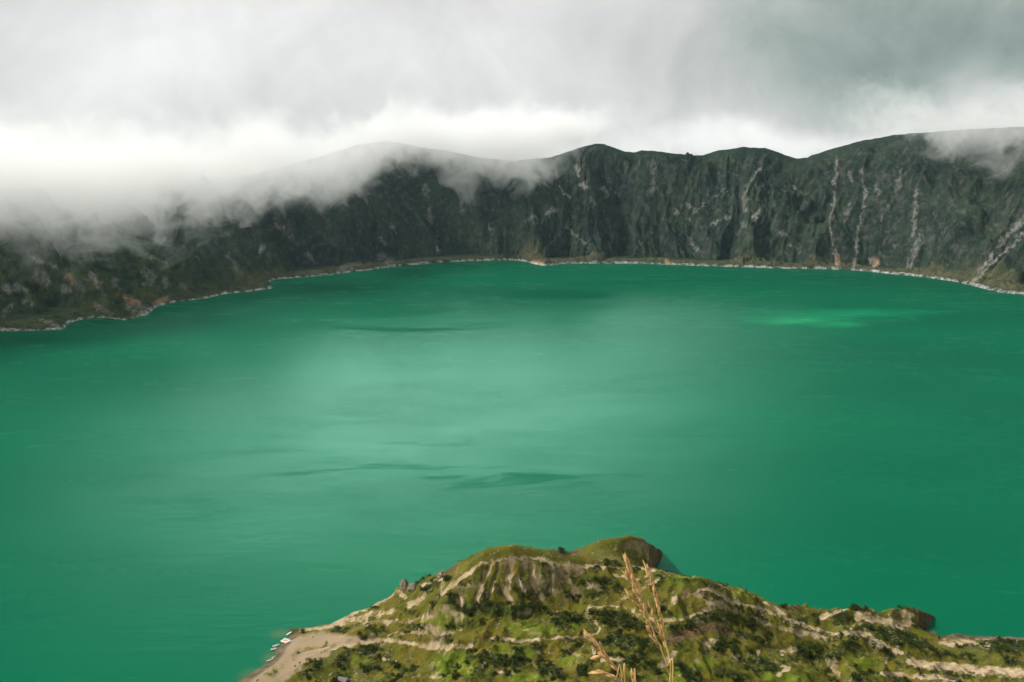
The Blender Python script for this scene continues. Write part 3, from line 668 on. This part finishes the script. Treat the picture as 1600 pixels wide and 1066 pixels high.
m_ = bmesh.new(); box(m_, -.5, 0, .42, .3, .8, .05); bm_obj('bench', m_, mwood, r)
for q, (px, py, ang) in enumerate(((419, 1033.2, 24), (423.5, 1030.6, 34), (427, 1027.2, 52))):
    p = on_ground(px + 1, py); r = empty('canoe', (p[0], p[1], max(p[2], 0) + .02), R(ang))
    tag(r, 'white canoe in the short line along the curved waterline of the beach', 'canoe', 'canoes lined up at the waterline')
    bm_obj('hull', hull_bm(3.6, 1.0, .5, .08), mwhite, r)
    m_ = bmesh.new(); box(m_, -.3, 0, .42, .3, .7, .05); bm_obj('bench', m_, mwood, r)
# little jetty
p = at(451.5, 991, 0); jt = empty('jetty', (p[0], p[1], 0), R(62)); tag(jt, 'narrow pale wooden jetty at the tip of the beach spit', 'jetty')
m_ = bmesh.new()
for i in range(12): box(m_, -2.6 + i * .47, 0, .75, .42, 1.1, .07)
bm_obj('deck', m_, mwhite, jt)
for sx in (-2.3, 0, 2.3):
    for sy in (-.45, .45):
        m_ = bmesh.new(); bmesh.ops.create_cone(m_, cap_ends=True, segments=8, radius1=.09, radius2=.08, depth=3.2)
        q_ = bm_obj('post', m_, mwood, jt); q_.location = (sx, sy, -.75)
# hut
p = on_ground(536, 1066); hz = gh(p[0], p[1])
hut = empty('hut', (p[0], p[1], hz - .4), R(-20)); tag(hut, 'small hut with a grey pitched roof on the meadow behind the beach', 'hut')
def gable(L, W, h0, h1, over=0.0, t=0):
    bm = bmesh.new()
    pr = [(-W/2, 0), (W/2, 0), (W/2, h0), (0, h1), (-W/2, h0)]
    A_ = [bm.verts.new((-L/2, y, z)) for y, z in pr]; B_ = [bm.verts.new((L/2, y, z)) for y, z in pr]
    bm.faces.new(A_[::-1]); bm.faces.new(B_)
    for i in range(5): bm.faces.new((A_[i], A_[(i+1) % 5], B_[(i+1) % 5], B_[i]))
    bmesh.ops.recalc_face_normals(bm, faces=bm.faces[:]); return bm
bm_obj('wall', gable(6.5, 4.4, 2.6, 3.9), mwallh, hut)
m_ = bmesh.new()
for sy in (-1, 1):
    a_ = [(-3.7, sy * 2.75, 2.33), (3.7, sy * 2.75, 2.33), (3.7, 0, 4.0), (-3.7, 0, 4.0)]
    v1 = [m_.verts.new(q) for q in a_]; v2 = [m_.verts.new((q[0], q[1], q[2] + .14)) for q in a_]
    m_.faces.new(v1); m_.faces.new(v2)
    for i in range(4): m_.faces.new((v1[i], v1[(i+1) % 4], v2[(i+1) % 4], v2[i]))
bmesh.ops.recalc_face_normals(m_, faces=m_.faces[:]); bm_obj('roof', m_, mroof, hut)
m_ = bmesh.new(); box(m_, .6, -2.215, 1.25, 1.0, .06, 2.0); bm_obj('door', m_, mdark, hut)
m_ = bmesh.new(); box(m_, -1.7, -2.215, 1.6, .9, .06, .8); bm_obj('window', m_, mdark, hut)
# a few lone shrubs the photograph shows on the sand
for px, py, s in ((468.5, 1036, 1.2), (461.5, 1041, 1.1), (489, 996, .8), (402, 1064, 1.1), (502, 1020, .9), (508, 1018, .9)):
    p = on_ground(px, py); shrub(p[0], p[1], s, random.randrange(6), 'lone dark shrub standing on the bare sand of the beach', 'shrubs standing on the beach sand')

# ------------------------------------------------------------------ dry grass stalks near the camera
mst, k, b = material('dry_grass_stem', .7, .3)
co = k.new('ShaderNodeTexCoord').outputs['Object']
k.put(k.mix(k.mapr(k.noise(co, 30, 3), .4, .6), (.55, .35, .12), (.75, .52, .22)), b.inputs['Base Color'])
msd, k, b = material('dry_grass_seed', .8, .2)
geo = k.new('ShaderNodeNewGeometry')
k.put(k.mix(geo.outputs['Random Per Island'], (.52, .29, .11), (.84, .55, .28)), b.inputs['Base Color'])
def tube(bm, pts, r0, r1, seg=6):
    rings = []
    for i, p_ in enumerate(pts):
        t = (pts[min(i+1, len(pts)-1)] - pts[max(i-1, 0)]).normalized(); a_ = t.orthogonal().normalized(); b_ = t.cross(a_)
        r = r0 + (r1 - r0) * i / (len(pts) - 1)
        rings.append([bm.verts.new(p_ + (a_ * math.cos(6.2832 * j / seg) + b_ * math.sin(6.2832 * j / seg)) * r) for j in range(seg)])
    for A_, B_ in zip(rings[:-1], rings[1:]):
        for j in range(seg): bm.faces.new((A_[j], A_[(j+1) % seg], B_[(j+1) % seg], B_[j]))
    bm.faces.new(rings[0][::-1]); bm.faces.new(rings[-1])
def seeds(bm, pts, rng, n, ln, wd):
    """spikelets pressed along a length of stem"""
    for i in range(n):
        f_ = i / max(n - 1, 1) * (len(pts) - 1.001); j = int(f_); c_ = pts[j].lerp(pts[j+1], f_ - j); t = (pts[j+1] - pts[j]).normalized()
        a_ = t.orthogonal().normalized(); b_ = t.cross(a_); th = i * 2.4 + rng.uniform(-.4, .4)
        side = a_ * math.cos(th) + b_ * math.sin(th); dr = (t + side * rng.uniform(.06, .22)).normalized()
        l_ = ln * rng.uniform(.75, 1.2); w_ = wd * rng.uniform(.8, 1.2); u_ = dr.orthogonal().normalized(); v_ = dr.cross(u_)
        base_ = c_ + side * .0008
        prof_ = ((0, .25), (.25, .9), (.5, 1), (.78, .55), (1, .05)); rings = []
        for q, w2 in prof_:
            rings.append([bm.verts.new(base_ + dr * l_ * q + (u_ * math.cos(1.2566 * m) + v_ * math.sin(1.2566 * m)) * w_ * w2) for m in range(5)])
        for A_, B_ in zip(rings[:-1], rings[1:]):
            for m in range(5): bm.faces.new((A_[m], A_[(m+1) % 5], B_[(m+1) % 5], B_[m]))
        bm.faces.new(rings[0][::-1]); bm.faces.new(rings[-1])
def bez(ps, n=14):
    """smooth line through points"""
    ps = [Vector(p_) for p_ in ps]; out = []
    e = [ps[0] * 2 - ps[1]] + ps + [ps[-1] * 2 - ps[-2]]
    for i in range(1, len(e) - 2):
        for q in range(n):
            t = q / n; a_, b_, c_, d_ = e[i-1], e[i], e[i+1], e[i+2]
            out.append(.5 * ((2 * b_) + (c_ - a_) * t + (2 * a_ - 5 * b_ + 4 * c_ - d_) * t * t + (3 * b_ - a_ - 3 * c_ + d_) * t ** 3))
    out.append(ps[-1]); return out
rg_ = random.Random(21)
GD = 1.55
def stalk(label, pix, tail, branches, d):
    """pix: photo path of the stem top to frame edge; it runs on down to the ground"""
    up = [at_dist(x, y, d + dd) for x, y, dd in pix]
    foot = Vector(tail); foot.z = 378.27
    low = up[-1].lerp(foot, .5) + Vector((0, 0, -.03))
    root = empty('grass_stalk', foot); tag(root, label, 'grass stalk')
    pts = bez([foot, low] + up[::-1])
    loc = [q - foot for q in pts]
    m_ = bmesh.new(); tube(m_, loc, .0016, .0006); bm_obj('stem', m_, mst, root, True)
    for j, (path, n_, ln, wd) in enumerate(branches):
        bp = [q - foot for q in bez([at_dist(x, y, d + dd) for x, y, dd in path], 8)]
        m_ = bmesh.new(); tube(m_, bp, .0009, .0004); seeds(m_, bp, rg_, n_, ln, wd); bm_obj('seed_head', m_, msd, root, True)
    return root
stalk('dry straw coloured grass stalk whose seed head reaches highest beside the headland', [(982,882,0),(992,912,0),(1000,938,0),(1008,950,0),(1020,985,0),(1033,1015,0),(1042,1040,0),(1047,1066,0)], (.27, 1.50, 0),
      [([(1001,940,0),(993,915,.003),(987,898,.003),(981,880,.003)], 16, .019, .0028), ([(999,938,0),(990,918,-.004),(984,905,-.006),(981,900,-.006)], 8, .014, .0022),
       ([(1010,955,0),(1003,945,.0),(1000,925,.0)], 8, .015, .0024), ([(1012,962,0),(1000,950,-.004),(990,938,-.006),(985,932,-.006)], 9, .016, .0022),
       ([(1020,985,0),(1012,970,-.003),(1008,955,-.004)], 8, .014, .0022), ([(1026,1008,0),(1017,990,-.004),(1012,972,-.005),(1008,958,-.005)], 8, .013, .0019),
       ([(1034,1015,0),(1022,995,-.006),(1014,985,-.008)], 6, .013, .0018)], GD)
stalk('straight straw coloured grass stalk with one long spike right of the tallest stalk', [(1014,893,0),(1022,920,0),(1029,945,0),(1034,970,0),(1039,1000,0),(1046,1030,0),(1051,1066,0)], (.30, 1.56, 0),
      [([(1030,948,0),(1024,928,.0),(1019,908,0),(1013,892,0)], 20, .019, .0026), ([(1036,980,0),(1031,960,.003),(1028,945,.004)], 9, .015, .0022),
       ([(1040,1003,0),(1031,985,-.003),(1022,965,-.004),(1018,952,-.004)], 10, .015, .0021), ([(1044,1022,0),(1038,1000,.004),(1033,985,.005)], 7, .014, .002)], GD + .03)
stalk('short drooping grass stalk with an orange seed head low in front of the shrubs', [(922,997,0),(938,1014,0),(950,1030,0),(962,1045,0),(972,1060,0),(976,1066,0)], (.20, 1.40, 0),
      [([(952,1034,0),(942,1018,0),(932,1006,0),(921,996,0)], 18, .018, .0026), ([(966,1050,0),(955,1036,.003),(944,1026,.004),(936,1026,.004)], 14, .017, .0025)], GD - .05)
stalk('bent grass stalk whose pale head points left at the bottom edge', [(936,1052,0),(950,1055,0),(962,1060,0),(972,1072,0)], (.22, 1.36, 0),
      [([(966,1062,0),(955,1057,0),(945,1053,0),(936,1052,0)], 14, .016, .0024)], GD - .08)
stalk('stubby grass tip just showing between the drooping stalk and the tall pair', [(988,1055,0),(990,1062,0),(993,1075,0)], (.25, 1.42, 0),
      [([(992,1070,0),(990,1062,0),(988,1055,0)], 9, .014, .0022)], GD - .02)

# ------------------------------------------------------------------ air and clouds
def air_box():
    bm = bmesh.new(); box(bm, 0, 2300, 190, 7600, 5400, 1000); return bm
mh = bpy.data.materials.new('haze_air'); mh.use_nodes = True; k = NT(mh.node_tree)
k.n.remove(k.n['Principled BSDF'])
pv = k.new('ShaderNodeVolumePrincipled'); pv.inputs['Color'].default_value = (.55, .80, 1.0, 1); pv.inputs['Density'].default_value = 1.0e-5; pv.inputs['Anisotropy'].default_value = .2
k.l.new(pv.outputs[0], k.n['Material Output'].inputs['Volume'])
HAZE = True
if HAZE: tag(bm_obj('haze', air_box(), mh), 'thin blue haze filling the crater', 'haze', kind='stuff')

def az_of(px): return math.atan((px - 800) / F / 1.02)
BASE = [(-500,140),(-100,165),(100,185),(200,200),(300,215),(400,240),(500,275),(580,315),(640,350),(700,335),(750,325),(800,285),(850,315),(900,385),(950,490),(1020,550),(1100,575),(1260,550),(1350,475),(1470,410),(1600,388),(2200,370)]
RIN = [(-500,2050),(-100,2200),(100,2300),(250,2500),(400,2750),(500,3000),(620,3350),(800,3450),(950,3450),(1200,3350),(1400,3300),(1600,3100),(2200,2700)]
A0, A1 = az_of(-500), az_of(2200)
nz_ = lambda x: (az_of(x) - A0) / (A1 - A0)
mc = bpy.data.materials.new('cloud_vapour'); mc.use_nodes = True; k = NT(mc.node_tree)
k.n.remove(k.n['Principled BSDF'])
co = k.new('ShaderNodeTexCoord').outputs['Object']
sp = k.new('ShaderNodeSeparateXYZ'); k.l.new(co, sp.inputs[0])
x_, y_, z_ = sp.outputs
azn = k.math('DIVIDE', k.math('SUBTRACT', k.math('ARCTAN2', x_, y_), A0), A1 - A0)
zb = k.math('MULTIPLY', k.curve(azn, [(nz_(a_), v_ / 1000) for a_, v_ in BASE]), 1000)
ri = k.math('MULTIPLY', k.curve(azn, [(nz_(a_), v_ / 5000) for a_, v_ in RIN]), 5000)
rad = k.math('SQRT', k.math('ADD', k.math('MULTIPLY', x_, x_), k.math('MULTIPLY', y_, y_)))
wv = k.math('ADD', k.math('MULTIPLY', k.noise(co, .0026, 2, .5, .3), .45), k.math('MULTIPLY', k.noise(co, .0085, 6, .68, .8), .55))
nn = k.math('MULTIPLY', k.math('SUBTRACT', wv, .5), 1000)
hgt = k.math('ADD', k.math('SUBTRACT', z_, zb), nn)
den = k.mapr(hgt, 0, 75)
den = k.math('MULTIPLY', den, k.mapr(k.math('ADD', k.math('SUBTRACT', rad, ri), k.math('MULTIPLY', nn, 1.2)), -60, 240))
EXTRA = [(-500,0),(450,0),(620,70),(860,80),(990,0),(1300,0),(1600,70),(2200,120)]
xt = k.math('MULTIPLY', k.curve(azn, [(nz_(a_), v_ / 1000) for a_, v_ in EXTRA]), 1000)
den = k.math('MULTIPLY', den, k.mapr(k.math('ADD', k.math('SUBTRACT', k.math('SUBTRACT', z_, xt), k.math('MULTIPLY', zb, .35)), nn), 195, 430, 1, 0))
den = k.math('MULTIPLY', den, .0078)
vs_ = k.new('ShaderNodeVolumeScatter'); vs_.inputs['Color'].default_value = (.982, .987, .980, 1); vs_.inputs['Anisotropy'].default_value = .25
k.l.new(den, vs_.inputs['Density']); k.l.new(vs_.outputs[0], k.n['Material Output'].inputs['Volume'])
def cloud_hull():
    bm = bmesh.new(); prev = None; N_ = 60
    first = None
    for i in range(N_ + 1):
        px = -480 + 2660 * i / N_; a_ = az_of(px)
        zbv = np.interp(px, [q[0] for q in BASE], [q[1] for q in BASE]) - 190; r1 = np.interp(px, [q[0] for q in RIN], [q[1] for q in RIN]) - 150; r2 = r1 + 1000
        s_, c2 = math.sin(a_), math.cos(a_)
        ring = [bm.verts.new((s_ * r_, c2 * r_, q)) for r_, q in ((r1, zbv), (r2, zbv), (r2, 780), (r1, 780))]
        if prev:
            for j in range(4): bm.faces.new((prev[j], ring[j], ring[(j+1) % 4], prev[(j+1) % 4]))
        else: bm.faces.new(ring)
        prev = ring
    bm.faces.new(prev[::-1]); bmesh.ops.recalc_face_normals(bm, faces=bm.faces[:]); return bm
CLOUD = True
if CLOUD: tag(bm_obj('clouds', cloud_hull(), mc), 'pale cloud bank spilling over the crater rim', 'cloud', kind='stuff')

# ------------------------------------------------------------------ sky, sun
SUN_EL, SUN_AZ = R(43), R(-88)            # azimuth measured from straight ahead, left negative
w = bpy.data.worlds.new('World'); S.world = w; w.use_nodes = True; k = NT(w.node_tree)
bg = k.n['Background']
sky = k.new('ShaderNodeTexSky', sky_type='NISHITA'); sky.sun_disc = False; sky.sun_elevation = SUN_EL; sky.sun_rotation = SUN_AZ
sky.altitude = 3800
dirv = k.new('ShaderNodeTexCoord').outputs['Generated']
sp = k.new('ShaderNodeSeparateXYZ'); k.l.new(dirv, sp.inputs[0])
zz = k.math('ADD', k.math('MAXIMUM', sp.outputs[2], 0.0), .16)
cb = k.new('ShaderNodeCombineXYZ'); k.put(k.math('DIVIDE', sp.outputs[0], zz), cb.inputs[0]); k.put(k.math('DIVIDE', sp.outputs[1], zz), cb.inputs[1])
cn = k.noise(dirv, 5.0, 6, .6, .6); cn2 = k.noise(dirv, 13.0, 5, .62, .8)
br = k.math('ADD', k.math('ADD', 7.3, k.math('MULTIPLY', k.math('SUBTRACT', cn, .5), 4.0)), k.math('MULTIPLY', k.math('SUBTRACT', cn2, .5), 1.7))
def lobe(px, py, wx, wy, amt, core=0.0, rag=.16):
    """brighter or darker stretch of the overcast round a direction"""
    global br
    az = math.atan2((px - 800) / F, CP + (533 - py) / F * SP)
    v = Vector(((px - 800) / F, CP + (533 - py) / F * SP, -SP + (533 - py) / F * CP)).normalized()
    r_ = Vector((v.y, -v.x, 0)).normalized(); u2 = r_.cross(v)
    d = k.vmath('ADD', dirv, k.vmath('MULTIPLY', k.vmath('SUBTRACT', k.noise(dirv, 5, 4, .6, 0, 1), (.5, .5, .5)), (rag, rag, rag)))
    a_ = k.math('DIVIDE', k.vmath('DOT_PRODUCT', d, tuple(r_), out=1), wx); b_ = k.math('DIVIDE', k.math('SUBTRACT', k.vmath('DOT_PRODUCT', d, tuple(u2), out=1), 0), wy)
    f_ = k.vmath('DOT_PRODUCT', d, tuple(v), out=1)
    e = k.math('SQRT', k.math('ADD', k.math('MULTIPLY', a_, a_), k.math('MULTIPLY', b_, b_)))
    g_ = k.math('MULTIPLY', k.mapr(e, core, 1, 1, 0), k.math('GREATER_THAN', f_, 0))
    br = k.math('ADD', br, k.math('MULTIPLY', g_, amt))
lobe(1440, 50, .40, .13, -3.9)
lobe(1160, 222, .28, .035, 2.6)
lobe(480, 60, .35, .10, 1.2)
lobe(580, -258, .52, .122, 250.0, .12, .05)
lobe(200, 60, .3, .12, 1.2)
br = k.math('MULTIPLY', br, k.mapr(sp.outputs[2], .42, .8, 1, .38))
cc = k.mix(k.mapr(br, 2.8, 7.0), (.80, 1.0, .90), (1.0, 1.0, .975))
cl = k.vmath('SCALE', cc, (0, 0, 0)); k.put(br, cl.node.inputs['Scale'])
final = k.mix(.95, sky.outputs[0], cl)
k.put(final, bg.inputs['Color']); bg.inputs['Strength'].default_value = .1
sl_ = bpy.data.lights.new('sun', 'SUN'); sl_.energy = 4.2; sl_.angle = R(3); sl_.color = (1, .94, .85)
so = bpy.data.objects.new('sun', sl_); COL.objects.link(so)
sd = Vector((math.sin(SUN_AZ) * math.cos(SUN_EL), math.cos(SUN_AZ) * math.cos(SUN_EL), math.sin(SUN_EL)))
so.rotation_euler = sd.to_track_quat('Z', 'Y').to_euler(); so.location = sd * 3000

# ------------------------------------------------------------------ camera and render settings
cd = bpy.data.cameras.new('camera'); cd.sensor_width = 36; cd.lens = 36 * F / 1600; cd.clip_start = .1; cd.clip_end = 60000
cam = bpy.data.objects.new('camera', cd); COL.objects.link(cam)
cam.location = (0, 0, H); cam.rotation_euler = (math.pi / 2 - P, 0, 0); S.camera = cam
S.view_settings.view_transform = 'Standard'; S.view_settings.look = 'None'; S.view_settings.exposure = 0; S.view_settings.gamma = 1
S.render.engine = 'CYCLES'
c_ = S.cycles
c_.max_bounces = 24; c_.volume_bounces = 16; c_.diffuse_bounces = 3; c_.glossy_bounces = 2; c_.transmission_bounces = 2; c_.transparent_max_bounces = 6
c_.use_adaptive_sampling = True; c_.adaptive_threshold = .025; c_.volume_step_rate = 0.12; c_.volume_max_steps = 400; c_.use_denoising = True; c_.sample_clamp_indirect = 6
